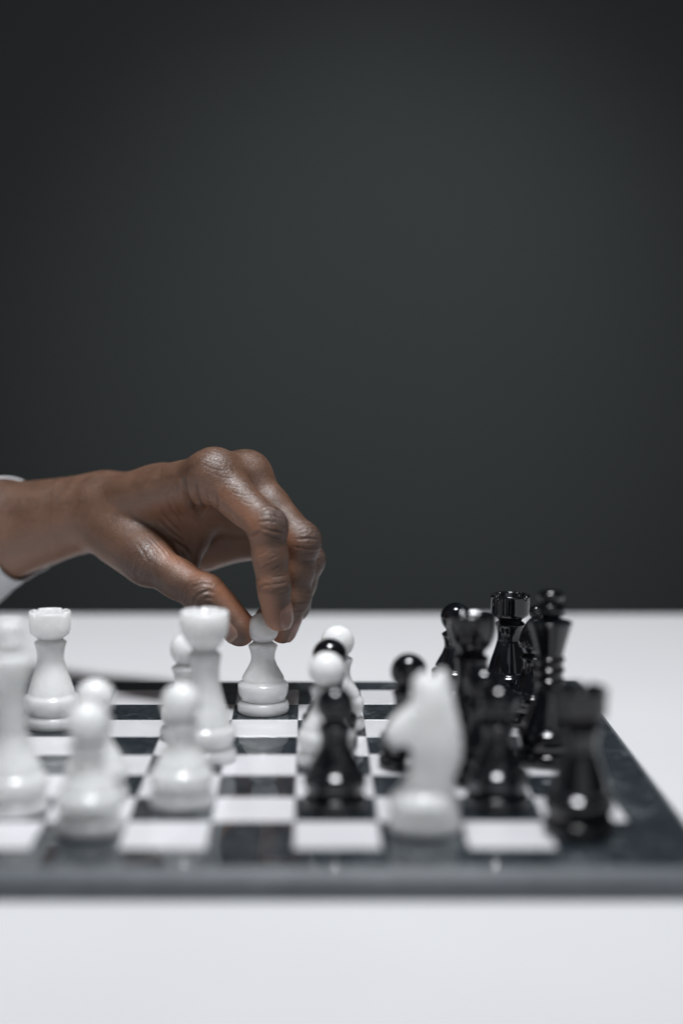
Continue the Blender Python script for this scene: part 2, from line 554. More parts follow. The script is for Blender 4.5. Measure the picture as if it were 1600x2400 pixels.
# ------------------------------------------------------------------ implicit surfaces
def surface_nets(D, org, h):
    ins = D < 0
    c = np.zeros(tuple(n - 1 for n in D.shape), np.uint8)
    offs = [(i, j, k) for i in (0, 1) for j in (0, 1) for k in (0, 1)]
    nx, ny, nz = c.shape
    for (i, j, k) in offs:
        c += ins[i:i + nx, j:j + ny, k:k + nz]
    act = (c > 0) & (c < 8)
    I, J, K = np.nonzero(act)
    vid = np.full(c.shape, -1, np.int32)
    vid[I, J, K] = np.arange(len(I))
    acc = np.zeros((len(I), 3)); cnt = np.zeros(len(I))
    for a in offs:
        for ax in range(3):
            if a[ax] == 1: continue
            b = list(a); b[ax] = 1
            va = D[I + a[0], J + a[1], K + a[2]]; vb = D[I + b[0], J + b[1], K + b[2]]
            m = (va < 0) != (vb < 0)
            t = np.where(m, va / np.where(m, va - vb, 1), 0)
            p = np.array(a, float)[None, :].repeat(len(I), 0)
            p[:, ax] += t
            acc[m] += p[m]; cnt[m] += 1
    V = (np.stack([I, J, K], 1) + acc / cnt[:, None]) * h + np.array(org)
    quads = []
    for ax in range(3):
        sl0 = [slice(None)] * 3; sl1 = [slice(None)] * 3
        sl0[ax] = slice(0, -1); sl1[ax] = slice(1, None)
        a, b = ins[tuple(sl0)], ins[tuple(sl1)]
        e = np.nonzero(a != b)
        u, v = [(1, 2), (2, 0), (0, 1)][ax]
        ok = (e[u] > 0) & (e[v] > 0) & (e[u] < vid.shape[u]) & (e[v] < vid.shape[v])
        e = [x[ok] for x in e]
        flip = ~a[tuple(e)]
        def cell(du, dv):
            q = [x.copy() for x in e]
            q[u] += du; q[v] += dv
            return vid[tuple(q)]
        q = np.stack([cell(-1, -1), cell(0, -1), cell(0, 0), cell(-1, 0)], 1)
        q[flip] = q[flip][:, ::-1]
        quads.append(q)
    return V, np.concatenate(quads)

def np_mesh(name, V, Q):
    me = bpy.data.meshes.new(name)
    me.vertices.add(len(V)); me.vertices.foreach_set('co', np.asarray(V, np.float32).ravel())
    me.loops.add(Q.size); me.loops.foreach_set('vertex_index', Q.astype(np.int32).ravel())
    me.polygons.add(len(Q))
    me.polygons.foreach_set('loop_start', np.arange(0, Q.size, 4, dtype=np.int32))
    me.update(calc_edges=True); me.validate()
    me.polygons.foreach_set('use_smooth', np.ones(len(me.polygons), bool))
    return me

def relax(V, Q, it=2, lam=0.5):
    E = np.concatenate([Q[:, [0, 1]], Q[:, [1, 2]], Q[:, [2, 3]], Q[:, [3, 0]]])
    for _ in range(it):
        A = np.zeros_like(V); n = np.zeros(len(V))
        for a, b in ((0, 1), (1, 0)):
            for d in range(3):
                A[:, d] += np.bincount(E[:, a], V[E[:, b], d], len(V))
            n += np.bincount(E[:, a], minlength=len(V))
        V = V + lam * (A / n[:, None] - V)
    return V

def smin(a, b, k):
    h = np.maximum(k - np.abs(a - b), 0) / k
    return np.minimum(a, b) - h * h * k * 0.25

def smax(a, b, k):
    return -smin(-a, -b, k)

def horse_mesh(mat):
    """the knight's head in profile, facing -x (mm), rounded across its thickness"""
    out = [(-12.0, 8.0), (-11.2, 13.0), (-8.6, 15.6), (-6.8, 18.6), (-6.0, 22.0), (-5.6, 26.0), (-5.4, 30.4), (-7.4, 32.2), (-10.2, 31.0), (-13.0, 31.0), (-15.3, 33.0), (-16.0, 35.6),
           (-15.0, 38.4), (-12.6, 41.6), (-9.4, 44.6), (-6.2, 47.0), (-5.2, 49.4), (-5.1, 55.0), (-4.5, 57.4), (-2.6, 59.2), (-0.2, 60.6), (0.8, 59.6), (2.4, 57.2),
           (3.6, 58.8), (5.4, 60.9), (7.2, 61.3), (8.8, 58.2), (10.4, 52.0), (11.8, 46.0), (13.4, 39.0), (14.2, 32.6), (13.9, 27.0), (12.2, 21.8), (10.8, 18.2), (11.4, 15.0), (12.8, 12.6), (13.0, 8.0)]
    out = np.array(out); out[:, 1] = out[:, 1] * 1.015 + 1.8
    h = 0.6
    xs = np.arange(-19, 20, h); ys = np.arange(-11, 11 + h, h); zs = np.arange(8, 69, h)
    X, Z = np.meshgrid(xs, zs, indexing='ij')
    d = np.full(X.shape, 1e9); wn = np.zeros(X.shape, bool)
    for (ax, az), (bx, bz) in zip(out, np.roll(out, -1, 0)):
        ex, ez = bx - ax, bz - az
        t = np.clip(((X - ax) * ex + (Z - az) * ez) / (ex * ex + ez * ez), 0, 1)
        d = np.minimum(d, np.hypot(X - ax - ex * t, Z - az - ez * t))
        cond = ((az <= Z) & (bz > Z)) | ((bz <= Z) & (az > Z))
        with np.errstate(divide='ignore', invalid='ignore'):
            xi = ax + (Z - az) / np.where(ez == 0, 1e-9, ez) * ex
        wn ^= cond & (X < xi)
    d2 = np.where(wn, -d, d)
    th = np.interp(zs, [10, 14, 24, 34, 44, 52, 60, 65], [8.6, 8.4, 8.0, 8.4, 7.4, 6.2, 4.2, 3.6])
    th2 = th[None, :] - np.interp(xs, [-19, -15, -8, 0, 20], [3.4, 2.6, 1.0, 0.0, 0.0])[:, None]
    r = 4.2
    a = np.maximum(d2 + r, 0)[:, None, :]
    Yb = np.abs(ys)[None, :, None] - th2[:, None, :] + r
    b = np.maximum(Yb, 0)
    D = np.sqrt(a * a + b * b) - r + np.minimum(np.maximum(d2[:, None, :] + r, Yb), 0)
    # eye sockets, jaw line and mouth
    XX, YY, ZZ = np.meshgrid(xs, ys, zs, indexing='ij')
    for sy in (-1, 1):
        D = smax(D, -(np.sqrt((XX + 4.2) ** 2 + (YY - sy * 8.2) ** 2 + (ZZ - 48.0) ** 2) - 2.6), 1.2)
        D = smin(D, np.sqrt((XX + 4.2) ** 2 + (YY - sy * 6.0) ** 2 + (ZZ - 47.8) ** 2) - 1.5, 0.5)
    mouth = np.sqrt((ZZ - 36.0 - (XX + 15) * -0.12) ** 2 + np.maximum(np.abs(XX + 14.5) - 3.5, 0) ** 2) - 0.5
    D = smax(D, -mouth, 0.8)
    # mane ridges along the back of the neck
    ang = np.arctan2(ZZ - 34, XX + 4)
    D = D + 0.35 * np.clip((XX - 5) / 5, 0, 1) * np.sin(ang * 26) * np.clip((np.abs(YY) - 1) / 3, 0, 1)
    V, Q = surface_nets(D, (xs[0], ys[0], zs[0]), h)
    V = relax(V, Q, 2)
    me = np_mesh('knight_horse_head', V / 1000.0, Q)
    me.materials.append(mat)
    return me

# ------------------------------------------------------------------ chess pieces on the board
CACHE = {}
def place(kind, colour, x, d, label, rz=0.0, group=None):
    """x, d: squares right of the board's centre line and squares from the front edge of the squares"""
    key_ = (kind, colour)
    if key_ not in CACHE:
        CACHE[key_] = piece_parts(kind, WHITE if colour == 'white' else BLACK)
    root = empty('chess_' + kind, (x * S, (d - 4) * S, T + 0.0001), rz)
    tag(root, label, kind, group)
    for nm, me in CACHE[key_]:
        o = bpy.data.objects.new(nm, me)
        COL.objects.link(o)
        o.parent = root
    return root

GW, GB = 'white chess pieces on the board', 'black chess pieces on the board'
place('pawn', 'white', -0.54, 6.50, 'white onyx pawn pinched between the thumb and fingers of the hand', 0.3, GW)
place('rook', 'white', -3.66, 5.62, 'white onyx rook standing far left, behind the white king', 0.5, GW)
place('queen', 'white', -1.25, 3.74, 'tall white onyx queen whose crown overlaps the thumb, behind a white pawn', 0.1, GW)
place('pawn', 'white', -1.58, 4.90, 'white onyx pawn mostly hidden behind the tall white queen', 1.3, GW)
place('pawn', 'white', -1.40, 1.62, 'white onyx pawn standing in front of the white queen', 2.2, GW)
place('pawn', 'white', -2.41, 0.62, 'blurred white onyx pawn nearest the front edge on the left', 0.9, GW)
place('pawn', 'white', -2.49, 1.88, 'white onyx pawn whose head shows just above the nearest white pawn', 3.0, GW)
place('king', 'white', -3.44, 1.38, 'blurred white onyx king cut off by the left edge of the picture', 0.0, GW)
place('pawn', 'white', 0.41, 3.52, 'white onyx pawn in the middle file directly behind the front black pawn', 0.4, GW)
place('pawn', 'white', 0.59, 5.45, 'white onyx pawn at the back of the middle file, behind a black pawn', 1.8, GW)
place('knight', 'white', 1.53, 0.70, 'white onyx knight facing left near the front edge of the board', 0.0, GW)
place('pawn', 'black', 0.49, 1.50, 'black onyx pawn at the front of the middle file of pawns', 0.0, GB)
place('pawn', 'black', 0.46, 4.43, 'black onyx pawn sandwiched between two white pawns in the middle file', 0.0, GB)
place('pawn', 'black', 1.51, 3.40, 'black onyx pawn partly hidden behind the white knight', 0.0, GB)
place('queen', 'black', 2.37, 3.55, 'black onyx queen with a notched crown, behind two black pawns', 0.35, GB)
place('pawn', 'black', 2.50, 1.58, 'black onyx pawn right beside the white knight, nearest of its file', 0.0, GB)
place('pawn', 'black', 2.43, 2.60, 'black onyx pawn between the nearest black pawn and the black queen', 0.0, GB)
place('rook', 'black', 3.33, 7.12, 'black onyx rook at the back of the board with a notched turret', 0.35, GB)
place('bishop', 'black', 3.54, 5.74, 'black onyx bishop with a small ball finial, behind the black king', 0.0, GB)
place('king', 'black', 3.43, 3.62, 'tall black onyx king with a stacked finial and ringed stem', 0.0, GB)
place('rook', 'black', 3.33, 0.56, 'large blurred black onyx rook at the front right corner of the board', 0.8, GB)
place('pawn', 'black', 2.51, 7.43, 'black onyx pawn at the back, its ball head showing above the black queen', 0.0, GB)
# ------------------------------------------------------------------ the hand (mm, world axes)
A_ = lambda *v: np.array(v, float)
HJ = dict(
    w=A_(-107.4, 150.5, 108.7), f1=A_(-169.1, 178.5, 95.0), f2=A_(-252.4, 212.0, 78.2),
    im=A_(-42.4, 90.5, 132.3), ip=A_(-15.1, 69.5, 108.5), id=A_(-11.9, 68.5, 79.2), it=A_(-9.4, 73.0, 62.0),
    mm=A_(-27.2, 104.5, 130.0), mp=A_(1.4, 86.5, 98.8), md=A_(-1.9, 88.5, 69.8), mt=A_(-8.2, 95.0, 51.5),
    rm=A_(-19.6, 120.5, 112.6), rp=A_(4.3, 107.5, 86.1), rd=A_(-2.1, 109.5, 61.6), rt=A_(-16.5, 107.5, 55.0),
    pm=A_(-15.5, 136.5, 99.6), pp=A_(-2.5, 127.5, 78.5), pd=A_(-7.2, 124.5, 60.7), pt=A_(-10.5, 121.5, 53.0),
    tc=A_(-102.7, 140.5, 99.7), tm=A_(-77.1, 106.5, 85.1), ti=A_(-47.1, 88.5, 70.9), tt=A_(-30.6, 84.5, 55.2),
    wu=A_(-87.8, 166.5, 100.8), hy=A_(-54.2, 152.5, 92.2))

def nrm(v): return v / np.linalg.norm(v)

VOX = 0.55
LO = np.array([-262.0, 52.0, 38.0]); HI = np.array([18.0, 246.0, 156.0])
DIM = tuple(int(math.ceil((HI[i] - LO[i]) / VOX)) + 1 for i in range(3))

class Field:
    """signed distances of one smooth-blended group of round cones, on the part of the grid it needs"""
    def __init__(self, prims, k, margin=16.0):
        lo = np.min([np.minimum(a - ra, b - rb) for a, b, ra, rb in prims], 0) - margin
        hi = np.max([np.maximum(a + ra, b + rb) for a, b, ra, rb in prims], 0) + margin
        self.i0 = np.maximum(((lo - LO) / VOX).astype(int), 0)
        self.i1 = np.minimum(((hi - LO) / VOX).astype(int) + 1, DIM)
        self.sl = tuple(slice(a, b) for a, b in zip(self.i0, self.i1))
        self.d = np.full(tuple(self.i1 - self.i0), 40.0, np.float32)
        for a, b, ra, rb in prims: self.add(a, b, ra, rb, k)
    def grid(self, lo, hi):
        j0 = np.clip(((lo - LO) / VOX).astype(int), self.i0, self.i1)
        j1 = np.clip(((hi - LO) / VOX).astype(int) + 1, self.i0, self.i1)
        ax = [(LO[q] + VOX * np.arange(j0[q], j1[q])).astype(np.float32) for q in range(3)]
        return tuple(slice(x - z, y - z) for x, y, z in zip(j0, j1, self.i0)), np.meshgrid(*ax, indexing='ij', sparse=True)
    def cone(self, X, Y, Z, a, b, ra, rb):
        ba = b - a
        L2 = float(ba @ ba)
        if L2 < 1e-6:
            return np.sqrt((X - a[0]) ** 2 + (Y - a[1]) ** 2 + (Z - a[2]) ** 2) - ra
        L = math.sqrt(L2); u = ba / L
        px, py, pz = X - a[0], Y - a[1], Z - a[2]
        y = px * u[0] + py * u[1] + pz * u[2]
        x = np.sqrt(np.maximum(px * px + py * py + pz * pz - y * y, 0))
        sn = max(-0.95, min(0.95, (ra - rb) / L)); cs = math.sqrt(1 - sn * sn)
        t = np.clip((y + x * sn / cs) / L, 0, 1)
        return np.sqrt(x * x + (y - t * L) ** 2) - (ra + (rb - ra) * t)
    def add(self, a, b, ra, rb, k, sub=False):
        m = k + 4.0
        s, (X, Y, Z) = self.grid(np.minimum(a - ra, b - rb) - m, np.maximum(a + ra, b + rb) + m)
        d = self.cone(X, Y, Z, a, b, ra, rb).astype(np.float32)
        self.d[s] = smax(self.d[s], -d, k) if sub else smin(self.d[s], d, k)

def mid(a, b, t=0.5): return a + (b - a) * t

LONG = nrm(HJ['im'] - HJ['w'])
DORS = nrm(np.cross(HJ['im'] - HJ['w'], HJ['pm'] - HJ['im']))
def dorsal(a, b, ref=None):
    u = nrm(b - a)
    r = (LONG + 0.5 * DORS) if ref is None else ref
    return nrm(r - (r @ u) * u)

FING = {}
def finger(key, mcp, pip, dip, tip, R, ref=None):
    a, b, c, d = (HJ[x] for x in (mcp, pip, dip, tip))
    n1, n2, n3 = dorsal(a, b, ref), dorsal(b, c, ref), dorsal(c, d, ref)
    r0, r1, r2, r3 = R
    pr = [(a, mid(a, b, .45), r0, r1 * 1.02), (mid(a, b, .45), b, r1 * 1.02, r1 * 0.97),
          (mid(a, b, .12) - n1 * 2.0, mid(a, b, .62) - n1 * 1.8, r0 * .86, r1 * .86),
          (b + (n1 + n2) * .55, b + (n1 + n2) * .55, r1 * .96, r1 * .96),
          (b, mid(b, c, .5), r1 * 0.96, (r1 + r2) * .485), (mid(b, c, .5), c, (r1 + r2) * .485, r2 * .98),
          (mid(b, c, .25) - n2 * 1.5, mid(b, c, .72) - n2 * 1.4, r2 * .9, r2 * .88),
          (c + n3 * .25, c + n3 * .25, r2 * .98, r2 * .98),
          (c, d, r2 * .97, r3), (mid(c, d, .35) - n3 * 1.3, mid(c, d, .85) - n3 * 1.1, r3 * 1.0, r3 * .97)]
    FING[key] = dict(p=(a, b, c, d), n=(n1, n2, n3), r=R)
    return Field(pr, 3.2)

fi = finger('i', 'im', 'ip', 'id', 'it', (11.6, 9.5, 7.7, 6.7))
fm = finger('m', 'mm', 'mp', 'md', 'mt', (11.6, 9.6, 7.9, 6.9))
fr = finger('r', 'rm', 'rp', 'rd', 'rt', (11.0, 8.8, 7.4, 6.4))
fp = finger('p', 'pm', 'pp', 'pd', 'pt', (10.2, 7.9, 6.5, 5.8))

# thumb: metacarpal, proximal and distal bones, with pad
tc, tm, ti, tt = HJ['tc'], HJ['tm'], HJ['ti'], HJ['tt']
TN = nrm(A_(-.50, -.74, -.42))
n_t = [dorsal(tc, tm, TN), dorsal(tm, ti, TN), dorsal(ti, tt, TN)]
FING['t'] = dict(p=(tc, tm, ti, tt), n=tuple(n_t), r=(13, 11.6, 10.2, 8.0))
ft = Field([(tc, tm, 14.5, 11.8), (tm, mid(tm, ti), 11.6, 9.9), (mid(tm, ti), ti, 9.9, 10.2),
            (ti + n_t[1] * .7, ti + n_t[1] * .7, 9.9, 9.9), (ti, tt, 9.9, 7.4),
            (mid(ti, tt, .45) - n_t[2] * 1.8, tt - n_t[2] * 1.0, 8.6, 7.6),
            (tt + A_(1.2, 0, -3.0), tt + A_(1.2, 0, -3.0), 6.6, 6.6)], 4.0)

w, wu, hy, im, mm, rm, pm = (HJ[x] for x in ('w', 'wu', 'hy', 'im', 'mm', 'rm', 'pm'))
f1, f2 = HJ['f1'], HJ['f2']
TR = nrm(wu - w)
palm = Field([
    (w, im, 16.5, 10.8), (w + TR * 9, mm, 17.0, 11.2), (mid(w, wu, .8), rm, 17.0, 11.0), (wu, pm, 15.5, 10.5),
    (im, im, 12.4, 12.4), (mm, mm, 12.2, 12.2), (rm, rm, 11.4, 11.4), (pm, pm, 10.8, 10.8),
    (wu + A_(0, -6, -6), hy + A_(0, -2, -2), 13.5, 14.5), (hy + A_(0, -2, -2), pm + A_(-3, -1, -4), 14.5, 11.5),
    (mid(w, mm, .45), mid(w, rm, .85), 15, 12),
    (tc, mid(tc, tm, .8), 15.0, 12.0),                                                   # thenar
    (mid(tc, tm, .25) + A_(4, 8, -7), mid(tc, tm, .85) + A_(5, 7, -5), 13.0, 11.0),
    (mid(tc, tm, .35) + A_(3, 7, 8), mid(w, im, .68) + A_(4, 8, -9), 10.5, 8.0),         # muscle between thumb and index
    (A_(-77.8, 126.5, 95.6), A_(-55.1, 118.5, 105.9), 8.0, 6.0),
    (A_(-45.2, 116.5, 111.3), A_(-53.8, 122.5, 98.5), 4.2, 4.4), (A_(-53.8, 122.5, 98.5), A_(-57.4, 118.5, 83.3), 4.4, 5.5),   # edge of the web
    (A_(-66.0, 124.5, 98.2), A_(-55.6, 123.5, 94.8), 6.0, 4.5),
    (w, f1, 19.0, 24.5), (wu + A_(-4, -2, 3), f1 + TR * 22 + A_(0, 0, 5), 15.5, 22.5), (f1, f2, 24.5, 33.0), (f1 + TR * 22 + A_(0, 0, 5), f2 + TR * 24, 22.5, 31.0),
    (w + A_(0, -5, -5), f1 + A_(0, -6, -11), 12.0, 20.0),
    (w + TR * 22 + A_(-14, 0, 12), w + TR * 22 + A_(-14, 0, 12), 9.0, 9.0)], 9.0, 20.0)

total = np.full(DIM, 40.0, np.float32)
total[palm.sl] = palm.d
pal = total.copy()
for F_, k in ((fi, 5.0), (fm, 5.0), (fr, 5.0), (fp, 5.0), (ft, 7.0)):
    total[F_.sl] = smin(total[F_.sl], smin(pal[F_.sl], F_.d, k), 0.7)

V, Q = surface_nets(total, LO, VOX)
V = relax(V, Q, 3, 0.5)

V0 = V
N = np.zeros_like(V)
fn = np.cross(V[Q[:, 2]] - V[Q[:, 0]], V[Q[:, 3]] - V[Q[:, 1]])
for c_ in range(4):
    for d_ in range(3): N[:, d_] += np.bincount(Q[:, c_], fn[:, d_], len(V))
N /= np.linalg.norm(N, axis=1)[:, None] + 1e-12

# ---- creases and folds of the skin: (width, depth, points) in mm
CREASES = [
    (0.7, 0.432, [[-27.4,122.5,95.3],[-22.3,62.8,105.4],[-20.1,60.7,106.5],[-17.5,59.4,107.6]]),
    (0.6, 0.324, [[-18.4,59.7,108.7],[-16.3,59.1,108.7],[-14.2,59.1,108.1],[-12.6,59.3,107.6],[-10.1,60.2,107.2],[-8.2,61.6,106.5],[-6.0,64.4,105.9]]),
    (0.6, 0.36, [[-17.5,59.6,106.0],[-15.3,59.4,105.4],[-13.1,59.6,104.9],[-11.5,60.2,104.3],[-9.5,61.3,103.8],[-7.8,62.9,102.7],[-6.0,66.1,101.5]]),
    (0.6, 0.288, [[-13.7,60.0,103.2],[-11.5,60.6,102.6],[-9.4,61.8,101.5],[-7.4,63.6,100.5],[-5.8,66.0,99.3]]),
    (0.55, 0.252, [[-19.9,60.8,111.6],[-17.0,59.8,112.0],[-14.8,59.7,112.3],[-12.6,59.8,112.0],[-10.7,60.3,111.6],[-8.8,61.2,110.9]]),
    (0.55, 0.252, [[-18.7,61.5,114.3],[-16.4,61.1,114.7],[-14.2,61.5,115.4],[-11.7,61.4,114.5],[-9.2,62.1,113.7]]),
    (0.55, 0.216, [[-18.1,64.0,117.3],[-16.1,64.1,117.7],[-14.2,64.9,118.2],[-10.8,64.8,117.1]]),
    (0.6, 0.324, [[-18.9,63.5,78.0],[-16.4,61.1,80.6],[-13.7,60.0,80.6]]),
    (0.5, 0.288, [[-13.1,60.5,83.9],[-10.9,60.7,84.5],[-9.0,61.3,84.8],[-6.7,62.9,85.0],[-4.5,66.6,84.9]]),
    (0.5, 0.288, [[-13.7,60.0,80.6],[-10.9,59.9,81.2],[-8.7,60.5,81.2],[-6.7,61.8,81.7],[-4.2,64.9,81.7]]),
    (0.5, 0.252, [[-12.0,59.9,77.9],[-8.2,60.6,78.4],[-6.2,61.8,78.5],[-4.0,64.6,78.5]]),
    (0.5, 0.18, [[-21.1,63.6,94.2],[-17.7,60.9,96.0],[-14.7,60.2,97.6]]),
    (0.5, 0.18, [[-20.1,64.0,87.8],[-18.3,62.0,88.8],[-16.2,60.8,89.6],[-13.7,60.1,91.1],[-11.5,60.2,92.2]]),
    (0.5, 0.18, [[-17.2,60.8,91.9],[-15.3,60.1,92.7],[-13.7,59.9,93.3],[-11.5,60.1,94.4],[-9.9,60.7,94.9],[-8.3,61.7,96.0]]),
    (0.5, 0.18, [[-14.5,60.8,86.9],[-12.6,60.6,87.8],[-10.4,60.9,88.9],[-8.4,61.8,90.0],[-6.1,64.0,90.5]]),
    (0.6, 0.324, [[-1.0,76.6,101.5],[1.7,76.2,101.3],[4.4,76.6,101.5],[7.5,77.9,101.2],[10.3,80.5,100.4]]),
    (0.6, 0.324, [[-2.3,76.8,97.6],[-0.5,76.3,97.1],[1.7,76.1,97.1],[3.3,76.3,96.6],[5.6,76.9,96.6],[8.1,78.4,96.7],[10.4,81.0,96.6]]),
    (0.6, 0.288, [[0.6,77.0,93.8],[2.8,77.0,93.8],[5.0,77.6,93.8],[7.2,78.8,93.9],[9.6,81.4,93.8]]),
    (0.6, 0.252, [[1.7,78.1,90.5],[5.6,79.7,89.9],[8.9,83.7,90.0]]),
    (0.5, 0.216, [[0.1,78.0,105.0],[2.2,78.4,105.7],[4.0,79.1,106.1],[5.9,79.5,105.7],[7.8,80.3,104.9]]),
    (0.5, 0.216, [[-0.5,80.8,108.2],[2.3,82.5,109.1],[5.7,83.6,108.3]]),
    (0.7, 0.432, [[-2.1,81.4,64.1],[0.6,81.9,64.1],[2.9,83.0,64.6]]),
    (0.5, 0.288, [[-3.2,72.1,69.1],[0.0,79.9,68.0],[3.4,81.3,68.5]]),
    (0.5, 0.288, [[-2.8,71.5,62.5],[0.1,84.6,60.7],[1.7,85.9,60.9]]),
    (0.7, 0.432, [[-57.4,83.4,67.2],[-56.9,81.7,69.8],[-56.4,81.0,72.4],[-55.0,80.2,74.0],[-53.8,80.3,76.2],[-50.7,79.6,77.5],[-48.3,79.7,78.4],[-45.9,79.5,78.1],[-44.3,79.5,77.6],[-42.3,80.3,77.3]]),
    (0.7, 0.432, [[-53.7,79.9,66.4],[-52.8,78.5,68.5],[-52.3,78.0,70.2],[-49.7,77.3,73.2],[-47.2,77.4,74.2],[-44.8,77.9,74.8],[-41.7,78.6,73.5]]),
    (0.6, 0.288, [[-50.9,78.9,65.4],[-49.7,77.3,68.8],[-47.8,76.9,70.2],[-46.1,77.0,71.8],[-44.0,77.3,71.2],[-41.9,77.8,70.7]]),
    (0.6, 0.288, [[-59.9,86.4,68.6],[-59.1,83.9,71.5],[-58.5,83.3,74.0],[-56.6,82.4,76.3],[-54.9,82.6,78.4],[-52.2,82.3,79.7],[-49.5,82.8,80.8]]),
    (0.6, 0.252, [[-47.4,77.9,65.5],[-46.7,76.9,69.6],[-45.6,77.1,72.4]]),
    (0.6, 0.252, [[-43.9,77.7,65.3],[-44.5,77.1,69.1],[-45.0,77.1,71.8]]),
    (0.6, 0.252, [[-51.6,78.8,66.3],[-48.9,77.4,67.8],[-46.7,77.0,69.1],[-44.0,77.3,68.0],[-41.7,77.6,66.9]]),
    (1.8, 1.6, [[-57.6,86.9,131.2],[-57.4,86.7,128.8],[-57.2,87.5,126.2],[-56.8,88.9,123.3],[-56.1,91.8,120.1],[-55.1,93.8,118.3],[-54.4,97.5,116.5],[-53.5,104.8,113.9],[-51.2,107.5,111.7],[-49.4,108.5,109.8]]),
    (1, 0.8, [[-51.0,79.3,129.6],[-50.8,80.1,127.0],[-50.7,81.9,123.9],[-50.0,84.2,121.2],[-49.3,88.2,118.8],[-48.8,105.9,114.5],[-47.8,107.6,112.3]]),
    (0.8, 0.36, [[-45.2,76.8,127.2],[-45.3,77.9,124.3],[-44.9,79.3,121.5],[-44.4,81.5,119.2],[-43.9,86.4,117.1],[-43.4,108.6,111.1]]),
    (0.7, 0.324, [[-41.4,75.7,125.6],[-40.9,75.7,123.9],[-40.3,75.7,121.7],[-40.0,76.0,119.7],[-40.2,78.6,116.8],[-41.7,109.1,110.5]]),
    (0.6, 0.252, [[-35.3,71.9,119.1],[-34.7,71.9,116.9],[-34.2,72.5,114.7],[-33.8,74.0,112.3],[-33.1,77.6,110.2]]),
    (0.6, 0.216, [[-30.4,69.1,115.1],[-29.8,69.1,113.0],[-29.1,69.3,111.4],[-28.9,71.2,108.9],[-30.2,114.6,101.1]]),
    (0.8, 0.36, [[-68.1,97.9,121.9],[-67.2,98.2,120.0],[-66.7,99.4,117.8],[-65.9,101.4,115.4],[-65.4,104.1,113.2],[-64.3,106.6,111.3],[-63.2,108.4,109.3],[-62.7,109.6,107.5],[-61.5,110.4,105.8]]),
    (0.8, 0.36, [[-71.2,103.7,115.5],[-70.5,105.4,113.4],[-69.9,107.6,111.2],[-69.2,109.7,108.9],[-68.1,111.0,106.9],[-66.5,111.7,104.8],[-64.8,112.1,103.1],[-63.2,112.6,101.4],[-61.7,113.1,99.6]]),
    (0.8, 0.36, [[-74.1,111.8,107.8],[-72.1,112.5,105.7],[-70.3,112.7,103.7],[-68.7,112.7,102.1],[-67.0,112.8,100.4],[-65.4,113.1,99.3],[-63.7,113.6,97.9],[-62.1,113.8,96.6],[-60.4,113.9,94.9]]),
    (0.9, 0.432, [[-76.4,113.2,103.2],[-74.2,112.9,102.0],[-72.3,112.5,100.7],[-70.3,112.3,99.3],[-68.5,112.5,97.8],[-66.9,113.2,96.6],[-64.8,114.0,95.5],[-63.2,114.5,93.8],[-61.5,114.5,92.7],[-59.6,114.1,91.4],[-58.2,113.8,89.4],[-56.5,113.6,87.8],[-54.8,113.7,85.6]]),
    (0.7, 0.288, [[-64.6,95.5,122.1],[-63.7,96.4,119.7],[-62.8,98.2,117.2],[-62.1,101.2,114.8],[-61.5,105.6,111.9],[-60.4,108.0,109.4],[-58.8,109.3,106.9]]),
    (0.7, 0.288, [[-62.0,92.4,126.3],[-61.4,92.5,124.1],[-60.8,93.2,122.1],[-60.6,94.5,120.1],[-59.9,96.3,117.9],[-58.8,99.0,115.8],[-58.6,103.7,113.4]]),
    (0.6, 0.18, [[-82.4,103.7,98.5],[-80.2,101.2,97.1],[-78.0,99.0,95.5],[-75.8,97.5,93.9],[-74.8,95.9,91.9],[-73.7,94.9,90.3],[-72.5,93.9,88.5]]),
    (0.6, 0.18, [[-79.7,104.3,99.0],[-77.5,101.9,97.5],[-75.3,100.2,96.1],[-73.6,98.8,94.6],[-72.1,97.6,93.1],[-70.4,96.2,91.1],[-69.2,95.0,89.6]]),
    (0.6, 0.18, [[-75.3,102.5,97.5],[-73.6,101.1,96.2],[-71.9,100.1,94.9],[-70.1,99.4,93.5],[-68.6,97.8,91.8],[-67.0,96.2,90.1],[-65.9,93.8,88.6]]),
    (0.6, 0.18, [[-84.1,101.8,96.6],[-82.4,99.5,95.0],[-80.8,97.3,93.3],[-79.3,96.0,91.9],[-78.0,94.6,89.4],[-76.8,93.8,87.6],[-75.8,93.1,85.5]]),
    (0.6, 0.18, [[-70.9,101.8,95.3],[-69.2,101.2,94.0],[-67.7,100.2,92.6],[-66.2,99.3,91.3],[-64.9,96.3,89.8],[-63.7,93.5,88.4],[-62.1,91.2,86.8]]),
    (0.6, 0.18, [[-67.2,102.9,93.1],[-64.8,100.7,91.0],[-62.6,96.3,89.4],[-61.3,93.3,88.0],[-59.9,91.0,86.5],[-58.8,89.2,84.9]]),
    (0.45, 0.1, [[-47.8,81.5,142.1],[-45.5,80.0,141.5],[-43.4,79.0,140.8],[-41.7,78.6,140.1],[-39.5,78.5,139.6],[-37.5,78.9,139.3],[-35.6,79.6,139.0]]),
    (0.45, 0.1, [[-48.9,79.6,139.0],[-46.7,78.3,138.3],[-44.6,77.4,137.5],[-42.6,76.8,136.5],[-40.1,76.7,136.0],[-37.3,77.0,135.6],[-35.2,77.7,135.6]]),
    (0.45, 0.1, [[-45.7,84.0,144.6],[-42.8,82.3,144.1],[-40.1,81.5,143.2],[-37.6,81.7,142.5],[-35.3,82.7,142.0]]),
    (0.45, 0.1, [[-41.2,76.0,133.9],[-39.0,75.8,132.9],[-36.8,75.9,132.4],[-34.0,75.9,131.8],[-31.3,76.5,131.8]]),
    (0.45, 0.1, [[-37.9,74.9,129.0],[-34.7,74.1,128.7],[-32.4,73.1,128.0],[-30.2,72.7,127.9],[-28.0,72.8,127.8]]),
